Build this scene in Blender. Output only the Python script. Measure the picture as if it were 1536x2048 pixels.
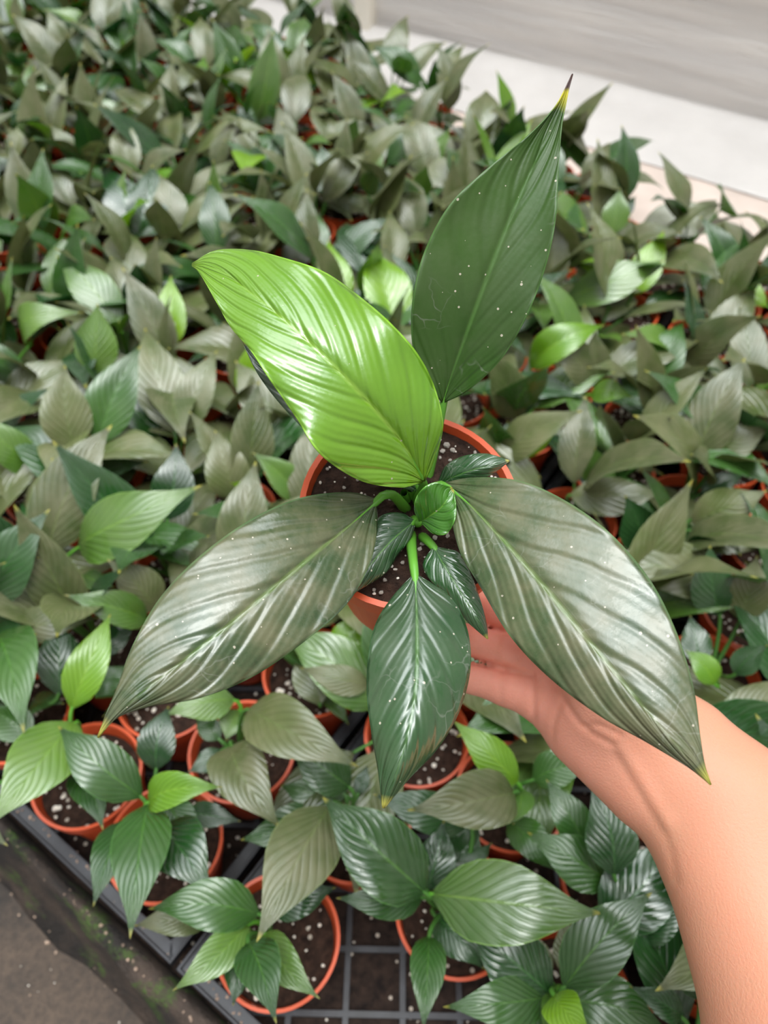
import bpy, bmesh, math, random
import numpy as np
from mathutils import Vector, Matrix, Quaternion

for o in list(bpy.data.objects):
    bpy.data.objects.remove(o)
scn = bpy.context.scene
COL = scn.collection
random.seed(11)
rng = random.Random(5)

# ---------------------------------------------------------------- camera
RIM = 0.085                      # height of the pot rims above the bed
CAMH = RIM + 0.61
PITCH = math.radians(50)
FPX = 1500.0                     # focal length in pixels of the 1536x2048 frame
cam_d = bpy.data.cameras.new('camera')
cam = bpy.data.objects.new('camera', cam_d)
COL.objects.link(cam)
cam.location = (0, 0, CAMH)
cam.rotation_euler = (math.radians(90) - PITCH, 0, 0)
cam_d.sensor_fit = 'VERTICAL'
cam_d.sensor_height = 36.0
cam_d.lens = 36.0 * FPX / 2048
cam_d.clip_start = 0.01
cam_d.dof.use_dof = True
cam_d.dof.focus_distance = 0.27
cam_d.dof.aperture_fstop = cam_d.lens / 2.4      # 2.4 mm wide lens opening, as a phone has
scn.camera = cam

# ---------------------------------------------------------------- light
world = bpy.data.worlds.new('world')
scn.world = world
world.use_nodes = True
wn = world.node_tree
wn.nodes.clear()
wo = wn.nodes.new('ShaderNodeOutputWorld')
wb = wn.nodes.new('ShaderNodeBackground')
wg = wn.nodes.new('ShaderNodeNewGeometry')
ws = wn.nodes.new('ShaderNodeSeparateXYZ')
wr = wn.nodes.new('ShaderNodeValToRGB')
SKY = [(0.0, (0.060, 0.057, 0.053)), (0.55, (0.080, 0.076, 0.070)), (0.80, (0.19, 0.19, 0.185)), (0.93, (0.76, 0.79, 0.81)), (1.0, (0.94, 0.985, 1.0))]
while len(wr.color_ramp.elements) < len(SKY):
    wr.color_ramp.elements.new(0.5)
for e, (p, c) in zip(wr.color_ramp.elements, SKY):      # dim film walls all round, bright diffusing roof overhead
    e.position = p
    e.color = (*c, 1)
wt = wn.nodes.new('ShaderNodeTexCoord')
wn.links.new(wt.outputs['Generated'], ws.inputs[0])
wn.links.new(ws.outputs['Z'], wr.inputs[0])
wn.links.new(wr.outputs[0], wb.inputs['Color'])
wb.inputs['Strength'].default_value = 7.0
wn.links.new(wb.outputs[0], wo.inputs['Surface'])

sun_d = bpy.data.lights.new('sun', 'SUN')
sun_d.energy = 1.0
sun_d.angle = math.radians(26)
sun_d.color = (1.0, 0.97, 0.93)
sun = bpy.data.objects.new('sun', sun_d)
COL.objects.link(sun)
sun.rotation_euler = Vector((-0.10, 0.12, -1.0)).to_track_quat('-Z', 'Y').to_euler()

scn.view_settings.view_transform = 'Standard'
scn.view_settings.look = 'None'
scn.view_settings.gamma = 1.0
scn.view_settings.use_curve_mapping = False
scn.view_settings.exposure = -0.05

# ---------------------------------------------------------------- pixel -> place
CF = np.array([0, math.cos(PITCH), -math.sin(PITCH)])
CU = np.array([0, math.sin(PITCH), math.cos(PITCH)])
CR = np.array([1.0, 0, 0])
C0 = np.array([0, 0, CAMH])
def ray(x, y):
    return CF + CR * (x - 768) / FPX + CU * (1024 - y) / FPX
def at_z(x, y, z):
    d = ray(x, y)
    return C0 + d * ((z - CAMH) / d[2])
def at_d(x, y, d):
    return C0 + ray(x, y) * d
def proj(w):
    w = np.asarray(w) - C0
    d = w @ CF
    return 768 + FPX * w[0] / d, 1024 - FPX * (w @ CU) / d, d

# ---------------------------------------------------------------- object helpers
def tag(o, label=None, cat=None, group=None, kind=None):
    if label: o['label'] = label
    if cat: o['category'] = cat
    if group: o['group'] = group
    if kind: o['kind'] = kind
    return o
def link(name, me, mat=None, parent=None, smooth=True):
    o = bpy.data.objects.new(name, me)
    COL.objects.link(o)
    if mat is not None and not me.materials:
        for m in (mat if isinstance(mat, (list, tuple)) else [mat]):
            me.materials.append(m)
    if smooth:
        me.polygons.foreach_set('use_smooth', [True] * len(me.polygons))
    if parent is not None:
        o.parent = parent
    return o
def empty(name, loc):
    o = bpy.data.objects.new(name, None)
    o.empty_display_size = 0.02
    o.location = loc
    COL.objects.link(o)
    return o
def mesh(name, v, f):
    me = bpy.data.meshes.new(name)
    me.from_pydata([tuple(p) for p in v], [], f)
    me.update()
    return me
def lathe(name, prof, n=40, closed=False):
    v, f = [], []
    for r, z in prof:
        for k in range(n):
            a = 2 * math.pi * k / n
            v.append((r * math.cos(a), r * math.sin(a), z))
    for i in range(len(prof) - 1):
        for k in range(n):
            k2 = (k + 1) % n
            f.append((i * n + k, i * n + k2, (i + 1) * n + k2, (i + 1) * n + k))
    if closed:
        f.append(tuple(range((len(prof) - 1) * n, len(prof) * n)))
        f.append(tuple(reversed(range(n))))
    return mesh(name, v, f)
def box_bm(bm, x0, x1, y0, y1, z0, z1):
    r = bmesh.ops.create_cube(bm, size=1)
    for q in r['verts']:
        q.co = Vector(((x0 + x1) / 2 + q.co.x * (x1 - x0), (y0 + y1) / 2 + q.co.y * (y1 - y0), (z0 + z1) / 2 + q.co.z * (z1 - z0)))
def bm_mesh(name, bm, bevel=0):
    if bevel:
        bmesh.ops.bevel(bm, geom=bm.edges[:], offset=bevel, segments=2, affect='EDGES', profile=0.5)
    bmesh.ops.recalc_face_normals(bm, faces=bm.faces[:])
    me = bpy.data.meshes.new(name)
    bm.to_mesh(me)
    bm.free()
    return me

# ---------------------------------------------------------------- materials
class NT:
    def __init__(s, name):
        s.m = bpy.data.materials.new(name)
        s.m.use_nodes = True
        s.t = s.m.node_tree
        s.b = s.t.nodes['Principled BSDF']
        s.out = s.t.nodes['Material Output']
    def n(s, kind, **kw):
        q = s.t.nodes.new('ShaderNode' + kind)
        for k, w in kw.items():
            setattr(q, k, w)
        return q
    def l(s, a, b):
        s.t.links.new(a, b)
    def val(s, x, sock):
        if hasattr(x, 'is_output') or hasattr(x, 'links'):
            s.l(x, sock)
        else:
            sock.default_value = x
    def math(s, op, a, b=None, c=None, clamp=False):
        q = s.n('Math', operation=op)
        q.use_clamp = clamp
        s.val(a, q.inputs[0])
        if b is not None: s.val(b, q.inputs[1])
        if c is not None: s.val(c, q.inputs[2])
        return q.outputs[0]
    def mix(s, f, a, b):
        q = s.n('Mix', data_type='RGBA')
        s.val(f, q.inputs[0])
        s.val(a if hasattr(a, 'links') else (*a[:3], 1), q.inputs[6])
        s.val(b if hasattr(b, 'links') else (*b[:3], 1), q.inputs[7])
        return q.outputs[2]
    def noise(s, vec, scale, detail=3, rough=0.5):
        q = s.n('TexNoise')
        q.inputs['Scale'].default_value = scale
        q.inputs['Detail'].default_value = detail
        q.inputs['Roughness'].default_value = rough
        if vec is not None: s.l(vec, q.inputs['Vector'])
        return q
    def ramp(s, x, stops):
        q = s.n('ValToRGB')
        el = q.color_ramp.elements
        while len(el) < len(stops): el.new(0.5)
        for e, (p, c) in zip(el, stops):
            e.position = p
            e.color = (c, c, c, 1) if isinstance(c, (int, float)) else (*c, 1)
        s.l(x, q.inputs[0])
        return q.outputs[0]
    def bump(s, h, dist, strength=1.0):
        q = s.n('Bump')
        q.inputs['Distance'].default_value = dist
        q.inputs['Strength'].default_value = strength
        s.l(h, q.inputs['Height'])
        return q.outputs[0]

def leaf_mat(name, dark, light, rib, dust=0.0, dust_col=(0.30, 0.29, 0.22), rough=0.3, trans=0.12, nv=9, bumpd=0.00034,
             hero=False, tip=0.972, burnt=False, spec=1.0, coat=0.55):
    k = NT(name)
    uv = k.n('UVMap'); uv.uv_map = 'UVMap'
    sp = k.n('SeparateXYZ'); k.l(uv.outputs[0], sp.inputs[0])
    s = k.math('ABSOLUTE', k.math('MULTIPLY_ADD', sp.outputs[0], 2.0, -1.0))
    t = sp.outputs[1]
    tc = k.n('TexCoord')
    oi = k.n('ObjectInfo')
    off = k.n('VectorMath', operation='MULTIPLY_ADD')
    k.l(oi.outputs['Random'], off.inputs[0]); off.inputs[1].default_value = (7.3, 3.1, 5.7); k.l(tc.outputs['Object'], off.inputs[2])
    P = off.outputs[0]
    # veins leave the midrib and sweep to the tip
    wob = k.noise(P, 25, 2)
    ph = k.math('MULTIPLY', k.math('SUBTRACT', t, k.math('MULTIPLY', k.math('POWER', s, 0.95), 0.42)), nv * 2 * math.pi)
    ph = k.math('ADD', ph, k.math('MULTIPLY', wob.outputs[0], 3.5))
    wave = k.math('SINE', ph)
    fine = k.math('SINE', k.math('MULTIPLY', ph, 3.0))
    groove = k.math('POWER', k.math('MULTIPLY_ADD', wave, 0.5, 0.5), 3.0)
    ribm = k.ramp(s, [(0.0, 1.0), (0.02, 0.8), (0.055, 0.0)])
    ribm = k.math('MULTIPLY', ribm, k.ramp(t, [(0.0, 1.0), (0.55, 0.75), (1.0, 0.15)]))
    big = k.noise(P, 14, 3, 0.6)
    col = k.mix(k.ramp(big.outputs[0], [(0.3, 0.0), (0.7, 1.0)]), dark, light)
    col = k.mix(k.math('MULTIPLY', groove, 0.10), col, tuple(c * 0.55 for c in dark))
    hv = k.n('HueSaturation')
    k.l(col, hv.inputs['Color'])
    k.l(k.math('MULTIPLY_ADD', oi.outputs['Random'], 0.5, 0.78), hv.inputs['Value'])
    k.l(k.math('MULTIPLY_ADD', oi.outputs['Random'], -0.02, 0.51), hv.inputs['Hue'])
    col = hv.outputs[0]
    col = k.mix(k.math('MULTIPLY', ribm, 0.85), col, rib)
    rgh = rough
    if dust:
        dn = k.noise(P, 32 if not hero else 45, 6, 0.65)
        dm = k.ramp(dn.outputs[0], [(0.38, 0.15), (0.62, 1.0)])
        dm = k.math('MULTIPLY', dm, dust)
        col = k.mix(dm, col, dust_col)
        rgh = k.math('MULTIPLY_ADD', dm, 0.22, rough)
    if hero:
        # dried water rings and grit
        vo = k.n('TexVoronoi', feature='DISTANCE_TO_EDGE'); vo.inputs['Scale'].default_value = 95
        wv = k.noise(P, 60, 3); 
        vv = k.n('VectorMath', operation='MULTIPLY_ADD'); k.l(wv.outputs['Color'], vv.inputs[0]); vv.inputs[1].default_value = (0.02,) * 3; k.l(P, vv.inputs[2])
        k.l(vv.outputs[0], vo.inputs['Vector'])
        ringm = k.ramp(vo.outputs['Distance'], [(0.0, 1.0), (0.035, 0.0)])
        pm = k.noise(P, 38, 2)
        ringm = k.math('MULTIPLY', ringm, k.ramp(pm.outputs[0], [(0.56, 0.0), (0.64, 0.22 if dust else 0.0)]))
        col = k.mix(ringm, col, (0.42, 0.42, 0.38))
        v2 = k.n('TexVoronoi'); v2.inputs['Scale'].default_value = 620; k.l(P, v2.inputs['Vector'])
        sc = k.n('SeparateXYZ'); k.l(v2.outputs['Color'], sc.inputs[0])
        sm = k.math('MULTIPLY', k.math('LESS_THAN', v2.outputs['Distance'], k.math('MULTIPLY_ADD', sc.outputs[1], 0.25, 0.07)), k.math('GREATER_THAN', sc.outputs[0], 0.955 if dust else 0.985))
        col = k.mix(k.math('MULTIPLY', sm, 0.85), col, (0.55, 0.50, 0.40))
    # pale cuticle along the margin, yellow tip
    col = k.mix(k.math('MULTIPLY', k.math('GREATER_THAN', s, 0.975), 0.5), col, tuple(min(1, c * 2.2 + 0.03) for c in light))
    if burnt:
        nt = k.math('MULTIPLY_ADD', k.noise(P, 90, 2).outputs[0], 0.02, t)
        col = k.mix(k.ramp(nt, [(0.90, 0.0), (0.945, 1.0)]), col, (0.55, 0.50, 0.02))
        col = k.mix(k.ramp(nt, [(0.955, 0.0), (0.968, 1.0)]), col, (0.075, 0.035, 0.03))
    else:
        col = k.mix(k.ramp(t, [(min(tip - 0.03, 0.985 if tip > 0.99 else 1), 0.0), (min(1.0, tip + 0.01), 0.15 if tip > 0.99 else 1.0)]), col, (0.50, 0.47, 0.08))
    k.l(col, k.b.inputs['Base Color'])
    k.val(rgh, k.b.inputs['Roughness'])
    k.b.inputs['Specular IOR Level'].default_value = spec
    cn = k.noise(P, 38 if hero else 26, 4, 0.6)              # waxy cuticle, dulled in patches
    k.l(k.math('MULTIPLY', k.ramp(cn.outputs[0], [(0.38, 0.25), (0.60, 1.0)]), coat), k.b.inputs['Coat Weight'])
    k.b.inputs['Coat IOR'].default_value = 1.65
    k.b.inputs['Coat Roughness'].default_value = max(0.10, rough - 0.08)
    h = k.math('ADD', k.math('MULTIPLY', groove, -1.0), k.math('MULTIPLY', fine, 0.12))
    h = k.math('ADD', h, k.math('MULTIPLY', ribm, -0.6))
    if hero:
        fn = k.noise(P, 420, 2)
        h = k.math('ADD', h, k.math('MULTIPLY', fn.outputs[0], 0.22))
    nm = k.bump(h, bumpd)
    k.l(nm, k.b.inputs['Normal'])
    k.l(nm, k.b.inputs['Coat Normal'])
    if trans:
        tr = k.n('BsdfTranslucent')
        hs = k.n('HueSaturation'); hs.inputs['Saturation'].default_value = 1.15; hs.inputs['Value'].default_value = 1.6
        k.l(col, hs.inputs['Color']); k.l(hs.outputs[0], tr.inputs['Color'])
        mx = k.n('MixShader'); mx.inputs[0].default_value = trans
        k.l(k.b.outputs[0], mx.inputs[1]); k.l(tr.outputs[0], mx.inputs[2])
        k.l(mx.outputs[0], k.out.inputs['Surface'])
    return k.m

def plain(name, c, rough=0.5, spec=0.4, var=0.15, scale=20, bump=0, bscale=80):
    k = NT(name)
    tc = k.n('TexCoord')
    nz = k.noise(tc.outputs['Object'], scale, 4)
    col = k.mix(k.ramp(nz.outputs[0], [(0.3, 0.0), (0.7, 1.0)]), tuple(x * (1 - var) for x in c), tuple(min(1, x * (1 + var)) for x in c))
    k.l(col, k.b.inputs['Base Color'])
    k.b.inputs['Roughness'].default_value = rough
    k.b.inputs['Specular IOR Level'].default_value = spec
    if bump:
        k.l(k.bump(k.noise(tc.outputs['Object'], bscale, 5, 0.6).outputs[0], bump), k.b.inputs['Normal'])
    return k.m

M = {}
M['dark'] = leaf_mat('leaf_dark', (0.014, 0.066, 0.008), (0.032, 0.110, 0.014), (0.06, 0.18, 0.02), dust=0.06, rough=0.19, spec=0.65, coat=0.7)
M['teal'] = leaf_mat('leaf_deep_green', (0.009, 0.048, 0.011), (0.020, 0.078, 0.018), (0.04, 0.14, 0.03), dust=0.03, rough=0.16, spec=0.75, coat=0.85)
M['olive'] = leaf_mat('leaf_olive', (0.048, 0.082, 0.018), (0.090, 0.120, 0.034), (0.11, 0.17, 0.04), dust=0.42, dust_col=(0.235, 0.215, 0.125), rough=0.27, spec=0.8, coat=0.4)
M['mid'] = leaf_mat('leaf_mid', (0.055, 0.150, 0.016), (0.105, 0.215, 0.026), (0.15, 0.30, 0.03), dust=0.10, rough=0.22, trans=0.15)
M['lime'] = leaf_mat('leaf_lime', (0.130, 0.300, 0.010), (0.200, 0.380, 0.018), (0.23, 0.42, 0.03), rough=0.24, trans=0.2)
M['stem'] = plain('petiole_green', (0.10, 0.30, 0.03), 0.35, 0.5)
M['stemdark'] = plain('petiole_dark_green', (0.06, 0.17, 0.03), 0.35, 0.5)
M['hero_lime'] = leaf_mat('held_leaf_lime', (0.115, 0.285, 0.012), (0.175, 0.350, 0.020), (0.28, 0.48, 0.05), rough=0.15, trans=0.18, nv=7, bumpd=0.00040, hero=True, tip=0.999)
M['hero_dark'] = leaf_mat('held_leaf_dark', (0.012, 0.055, 0.016), (0.024, 0.085, 0.024), (0.07, 0.20, 0.03), dust=0.16, dust_col=(0.20, 0.20, 0.15), rough=0.21, nv=5.5, bumpd=0.00028, hero=True)
M['hero_dusty'] = leaf_mat('held_leaf_dusty', (0.020, 0.062, 0.018), (0.042, 0.090, 0.026), (0.12, 0.25, 0.04), dust=0.56, dust_col=(0.225, 0.200, 0.115), rough=0.24, nv=5.5, bumpd=0.00040, hero=True, spec=0.55, coat=0.75)
M['hero_burnt'] = leaf_mat('held_leaf_burnt_tip', (0.016, 0.058, 0.007), (0.030, 0.085, 0.012), (0.07, 0.18, 0.03), dust=0.16, dust_col=(0.16, 0.17, 0.11), rough=0.30, nv=5.5, bumpd=0.00028, hero=True, burnt=True, spec=0.35, coat=0.06)
M['hero_teal'] = leaf_mat('held_leaf_small_dark', (0.010, 0.055, 0.014), (0.022, 0.085, 0.024), (0.08, 0.24, 0.03), dust=0.08, rough=0.2, nv=6, bumpd=0.00014, hero=True)
M['hero_young'] = leaf_mat('held_leaf_young', (0.04, 0.17, 0.010), (0.07, 0.23, 0.015), (0.16, 0.38, 0.03), rough=0.18, nv=5, bumpd=0.0002, hero=True)
M['pot'] = plain('pot_terracotta_plastic', (0.62, 0.090, 0.026), 0.42, 0.45, 0.12, 30)
M['perlite'] = plain('perlite_white', (0.80, 0.74, 0.65), 0.9, 0.2, 0.2, 300, 0.0006, 700)
M['tray'] = plain('tray_black_plastic', (0.026, 0.028, 0.034), 0.42, 0.5, 0.5, 60)

def soil_mat(name, a, b, speck, scale=120):
    k = NT(name)
    tc = k.n('TexCoord')
    nz = k.noise(tc.outputs['Object'], scale, 6, 0.7)
    col = k.mix(k.ramp(nz.outputs[0], [(0.35, 0.0), (0.7, 1.0)]), a, b)
    vo = k.n('TexVoronoi'); vo.inputs['Scale'].default_value = 190; k.l(tc.outputs['Object'], vo.inputs['Vector'])
    sc = k.n('SeparateXYZ'); k.l(vo.outputs['Color'], sc.inputs[0])
    sm = k.math('MULTIPLY', k.math('LESS_THAN', vo.outputs['Distance'], 0.33), k.math('GREATER_THAN', sc.outputs[0], 1 - speck))
    col = k.mix(sm, col, (0.62, 0.55, 0.46))
    k.l(col, k.b.inputs['Base Color'])
    k.b.inputs['Roughness'].default_value = 0.9
    k.b.inputs['Specular IOR Level'].default_value = 0.25
    k.l(k.bump(k.math('ADD', nz.outputs[0], k.math('MULTIPLY', sm, 0.3)), 0.006), k.b.inputs['Normal'])
    return k.m
M['soil'] = soil_mat('potting_soil', (0.020, 0.011, 0.008), (0.085, 0.045, 0.030), 0.05, 160)
M['bed'] = soil_mat('bed_soil', (0.014, 0.010, 0.009), (0.060, 0.038, 0.028), 0.07, 90)

# ---------------------------------------------------------------- the setting
ANG = math.radians(-54.5)
U3 = np.array([math.sin(ANG), math.cos(ANG), 0.0])       # along the tray edge, to the back left
V3 = np.array([math.cos(ANG), -math.sin(ANG), 0.0])      # from the path into the bed
A0 = at_z(555, 1878, RIM); A0[2] = 0
def UV(u, v, z=0.0):
    return A0 + U3 * u + V3 * v + np.array([0, 0, z])
ROT_UV = math.atan2(U3[1], U3[0])                        # local x -> U3 ; local y = -V3

def uv_obj(name, me, mat, parent=None, smooth=False):
    # meshes written in (u, v, z) turned into place
    co = np.array([v.co[:] for v in me.vertices])
    w = A0 + np.outer(co[:, 0], U3) + np.outer(co[:, 1], V3)
    w[:, 2] = co[:, 2]
    me.vertices.foreach_set('co', w.ravel())
    me.update()
    bm = bmesh.new(); bm.from_mesh(me); bmesh.ops.recalc_face_normals(bm, faces=bm.faces[:]); bm.to_mesh(me); bm.free()
    return link(name, me, mat, parent, smooth)

def ground_mat():
    k = NT('path_wet_concrete')
    tc = k.n('TexCoord')
    n1 = k.noise(tc.outputs['Object'], 9, 5, 0.6)
    n2 = k.noise(tc.outputs['Object'], 160, 5, 0.7)
    col = k.mix(k.ramp(n1.outputs[0], [(0.35, 0.0), (0.65, 1.0)]), (0.062, 0.050, 0.042), (0.150, 0.108, 0.080))
    col = k.mix(k.ramp(n2.outputs[0], [(0.35, 0.55), (0.6, 0.0)]), col, (0.030, 0.028, 0.028))
    k.l(col, k.b.inputs['Base Color'])
    k.b.inputs['Roughness'].default_value = 0.8
    k.l(k.bump(n2.outputs[0], 0.006), k.b.inputs['Normal'])
    return k.m
PATHZ = -0.075
bm = bmesh.new(); box_bm(bm, -1.2, 3.2, -1.6, -0.095, PATHZ - 0.03, PATHZ)
tag(uv_obj('floor', bm_mesh('floor', bm), ground_mat()), kind='structure')

# bed: black soil under the trays, pale ground behind it towards the wall
bm = bmesh.new(); box_bm(bm, -1.2, 3.2, -0.062, 1.10, -0.06, 0.0)
tag(uv_obj('planting_bed', bm_mesh('planting_bed', bm), M['bed']), kind='structure')
M['pale'] = plain('pale_ground', (0.62, 0.52, 0.46), 0.8, 0.3, 0.10, 12, 0.002, 60)
bm = bmesh.new(); box_bm(bm, -1.2, 3.2, 1.10, 2.3, -0.06, -0.004)
tag(uv_obj('floor_pale', bm_mesh('floor_pale', bm), M['pale']), kind='structure')

# dirty kerb edge sloping from the tray to the path
def kerb_mat():
    k = NT('kerb_dirty_black')
    tc = k.n('TexCoord')
    n1 = k.noise(tc.outputs['Object'], 22, 5, 0.65)
    n2 = k.noise(tc.outputs['Object'], 200, 4, 0.7)
    n3 = k.noise(tc.outputs['Object'], 17, 4, 0.6)
    col = k.mix(k.ramp(n1.outputs[0], [(0.40, 0.0), (0.72, 1.0)]), (0.020, 0.016, 0.014), (0.095, 0.066, 0.050))
    ms = k.math('MULTIPLY', k.ramp(n3.outputs[0], [(0.55, 0.0), (0.62, 1.0)]), k.ramp(n2.outputs[0], [(0.4, 0.0), (0.6, 1.0)]))
    col = k.mix(k.math('MULTIPLY', ms, 0.8), col, (0.06, 0.13, 0.015))
    k.l(col, k.b.inputs['Base Color'])
    k.b.inputs['Roughness'].default_value = 0.75
    k.l(k.bump(n2.outputs[0], 0.004), k.b.inputs['Normal'])
    return k.m
prof = [(-0.060, 0.004), (-0.065, 0.030), (-0.070, 0.035), (-0.077, 0.028), (-0.086, -0.02), (-0.096, -0.060), (-0.106, -0.078), (-0.106, -0.10), (-0.060, -0.10)]
v, f = [], []
NU = 120
for i in range(NU + 1):
    uu = -1.2 + 4.4 * i / NU
    for j, (pv, pz) in enumerate(prof):
        w = 0.004 * math.sin(uu * 23 + j) + 0.003 * math.sin(uu * 57 + 2 * j)
        v.append((uu, pv + (w if 2 < j < 7 else w * 0.2), pz + (w * 0.6 if 0 < j < 6 else 0)))
n = len(prof)
for i in range(NU):
    for j in range(n):
        j2 = (j + 1) % n
        f.append((i * n + j, i * n + j2, (i + 1) * n + j2, (i + 1) * n + j))
tag(uv_obj('bed_kerb', mesh('bed_kerb', v, f), kerb_mat(), smooth=True), kind='structure')

# plastic film wall at the back
WV = 1.655
def film_mat():
    k = NT('greenhouse_film')
    tc = k.n('TexCoord')
    mp = k.n('Mapping'); mp.inputs['Rotation'].default_value = (0, 0, -ROT_UV); mp.inputs['Scale'].default_value = (0.9, 1, 9)
    mp.vector_type = 'TEXTURE'; mp.inputs['Scale'].default_value = (1.3, 1, 0.09)
    mp.inputs['Rotation'].default_value = (0, 0, ROT_UV)
    k.l(tc.outputs['Object'], mp.inputs['Vector'])
    n1 = k.noise(mp.outputs[0], 3.0, 6, 0.62)
    n2 = k.noise(tc.outputs['Object'], 2.0, 3)
    col = k.mix(k.ramp(n1.outputs[0], [(0.42, 0.0), (0.68, 1.0)]), (0.66, 0.66, 0.665), (0.80, 0.79, 0.775))
    k.l(col, k.b.inputs['Base Color'])
    k.b.inputs['Roughness'].default_value = 0.35
    k.l(k.bump(n1.outputs[0], 0.010), k.b.inputs['Normal'])
    tr = k.n('BsdfTranslucent'); tr.inputs['Color'].default_value = (0.92, 0.90, 0.87, 1)
    mx = k.n('MixShader'); mx.inputs[0].default_value = 0.35
    k.l(k.b.outputs[0], mx.inputs[1]); k.l(tr.outputs[0], mx.inputs[2]); k.l(mx.outputs[0], k.out.inputs['Surface'])
    return k.m
v, f = [], []
NU, NZ = 160, 60
for i in range(NU + 1):
    for j in range(NZ + 1):
        uu = -1.6 + 4.9 * i / NU
        zz = 0.01 + 1.9 * j / NZ
        sl = zz - 0.05 * uu
        d = 0.006 * math.sin(sl * 38 + 1.2 * math.sin(uu * 2.1)) * (0.5 + 0.5 * math.sin(uu * 3.7 + zz * 5)) + 0.012 * math.sin(zz * 7 + uu * 0.8)
        d += 0.004 * math.sin(sl * 90 + 2 * math.sin(uu * 1.3 + 1))
        v.append((uu, WV + d, zz))
for i in range(NU):
    for j in range(NZ):
        a = i * (NZ + 1) + j
        f.append((a, a + 1, a + NZ + 2, a + NZ + 1))
wall = tag(uv_obj('wall_back', mesh('wall_back', v, f), film_mat(), smooth=True), kind='structure')
sm = wall.modifiers.new('thickness', 'SOLIDIFY'); sm.thickness = 0.002

# white plastic skirt spilling from the foot of the wall
M['skirt'] = plain('white_film_skirt', (0.60, 0.575, 0.555), 0.4, 0.5, 0.06, 8, 0.004, 25)
v, f = [], []
NU, NV = 160, 16
for i in range(NU + 1):
    for j in range(NV + 1):
        uu = -1.6 + 4.9 * i / NU
        q = j / NV
        vv = WV + 0.004 - 0.20 * q + 0.01 * math.sin(uu * 4)
        z = 0.05 * (1 - q) ** 2 - 0.003 + (0.001 + 0.006 * (1 - q)) * (0.5 + 0.5 * math.sin(q * 14 + uu * 2.3 + math.sin(uu * 6)))
        v.append((uu, vv, z))
for i in range(NU):
    for j in range(NV):
        a = i * (NV + 1) + j
        f.append((a, a + 1, a + NV + 2, a + NV + 1))
sk = tag(uv_obj('trim_1', mesh('trim_1', v, f), M['skirt'], smooth=True), kind='structure')
sm = sk.modifiers.new('thickness', 'SOLIDIFY'); sm.thickness = 0.002

# cream post in front of the film
M['post'] = plain('post_cream', (0.90, 0.86, 0.76), 0.45, 0.4, 0.04, 10)
pb = at_z(734, 92, 0.0)
pu, pv = (pb - A0) @ U3, (pb - A0) @ V3
bm = bmesh.new(); box_bm(bm, pu - 0.022, pu + 0.022, pv - 0.022, pv + 0.022, 0.0, 1.9)
tag(uv_obj('trim_2', bm_mesh('trim_2', bm, 0.004), M['post'], smooth=False), kind='structure')

# ---------------------------------------------------------------- leaf geometry
PROF_T = np.array([0, .03, .08, .16, .28, .42, .55, .68, .79, .88, .95, 1.0])
PROF_W = np.array([.06, .20, .45, .75, .96, 1.0, .90, .66, .39, .18, .07, .010])
def prof_w(t):
    return np.interp(t, PROF_T, PROF_W)
def blade_arrays(mid, side, nrm, hw, nt, ns, fold=0.18, wav=0.05, seed=0, asym=0.0, ripple=0.0, nv=7):
    """mid(t),side(t),nrm(t): arrays (nt+1,3); hw: half width (m).  returns verts, faces, uvs"""
    r = random.Random(seed)
    p1, p2, p3 = r.uniform(0, 6.28), r.uniform(0, 6.28), r.uniform(0, 6.28)
    v, uv = [], []
    for i in range(nt + 1):
        t = i / nt
        w = hw * float(prof_w(t))
        for j in range(2 * ns + 1):
            s = -1 + j / ns
            a = abs(s)
            k = 1 + asym * (1 if s > 0 else -1)
            z = fold * w * (a ** 1.2) - 0.55 * fold * w * (a ** 3)
            z += wav * hw * a ** 2 * math.sin(9 * t + (p1 if s > 0 else p2)) * math.sin(math.pi * min(1, t * 1.05))
            if ripple:
                z += ripple * math.sin((t - 0.30 * a ** 0.95 * 1.4) * nv * 6.283 + p3) * min(1, a * 4) * (1 - a ** 4)
            v.append(mid[i] + side[i] * (s * w * k) + nrm[i] * z)
            uv.append((0.5 + 0.5 * s, t))
    f = []
    c = 2 * ns + 1
    for i in range(nt):
        for j in range(2 * ns):
            a = i * c + j
            f.append((a, a + 1, a + c + 1, a + c))
    return v, f, uv
def tube(pts, radii, n=6):
    v, f = [], []
    pts = [Vector(p) for p in pts]
    for i, p in enumerate(pts):
        d = (pts[min(i + 1, len(pts) - 1)] - pts[max(i - 1, 0)]).normalized()
        x = d.orthogonal().normalized() if i == 0 else (xprev - d * xprev.dot(d)).normalized()
        xprev = x
        y = d.cross(x)
        for k in range(n):
            a = 6.2832 * k / n
            v.append(p + (x * math.cos(a) + y * math.sin(a)) * radii[i])
    for i in range(len(pts) - 1):
        for k in range(n):
            k2 = (k + 1) % n
            f.append((i * n + k, i * n + k2, (i + 1) * n + k2, (i + 1) * n + k))
    return v, f
def bez(p0, p1, p2, p3, n):
    p0, p1, p2, p3 = (np.asarray(p, float) for p in (p0, p1, p2, p3))
    out = []
    for i in range(n + 1):
        t = i / n
        out.append(p0 * (1 - t) ** 3 + 3 * p1 * t * (1 - t) ** 2 + 3 * p2 * t * t * (1 - t) + p3 * t ** 3)
    return np.array(out)
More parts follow.
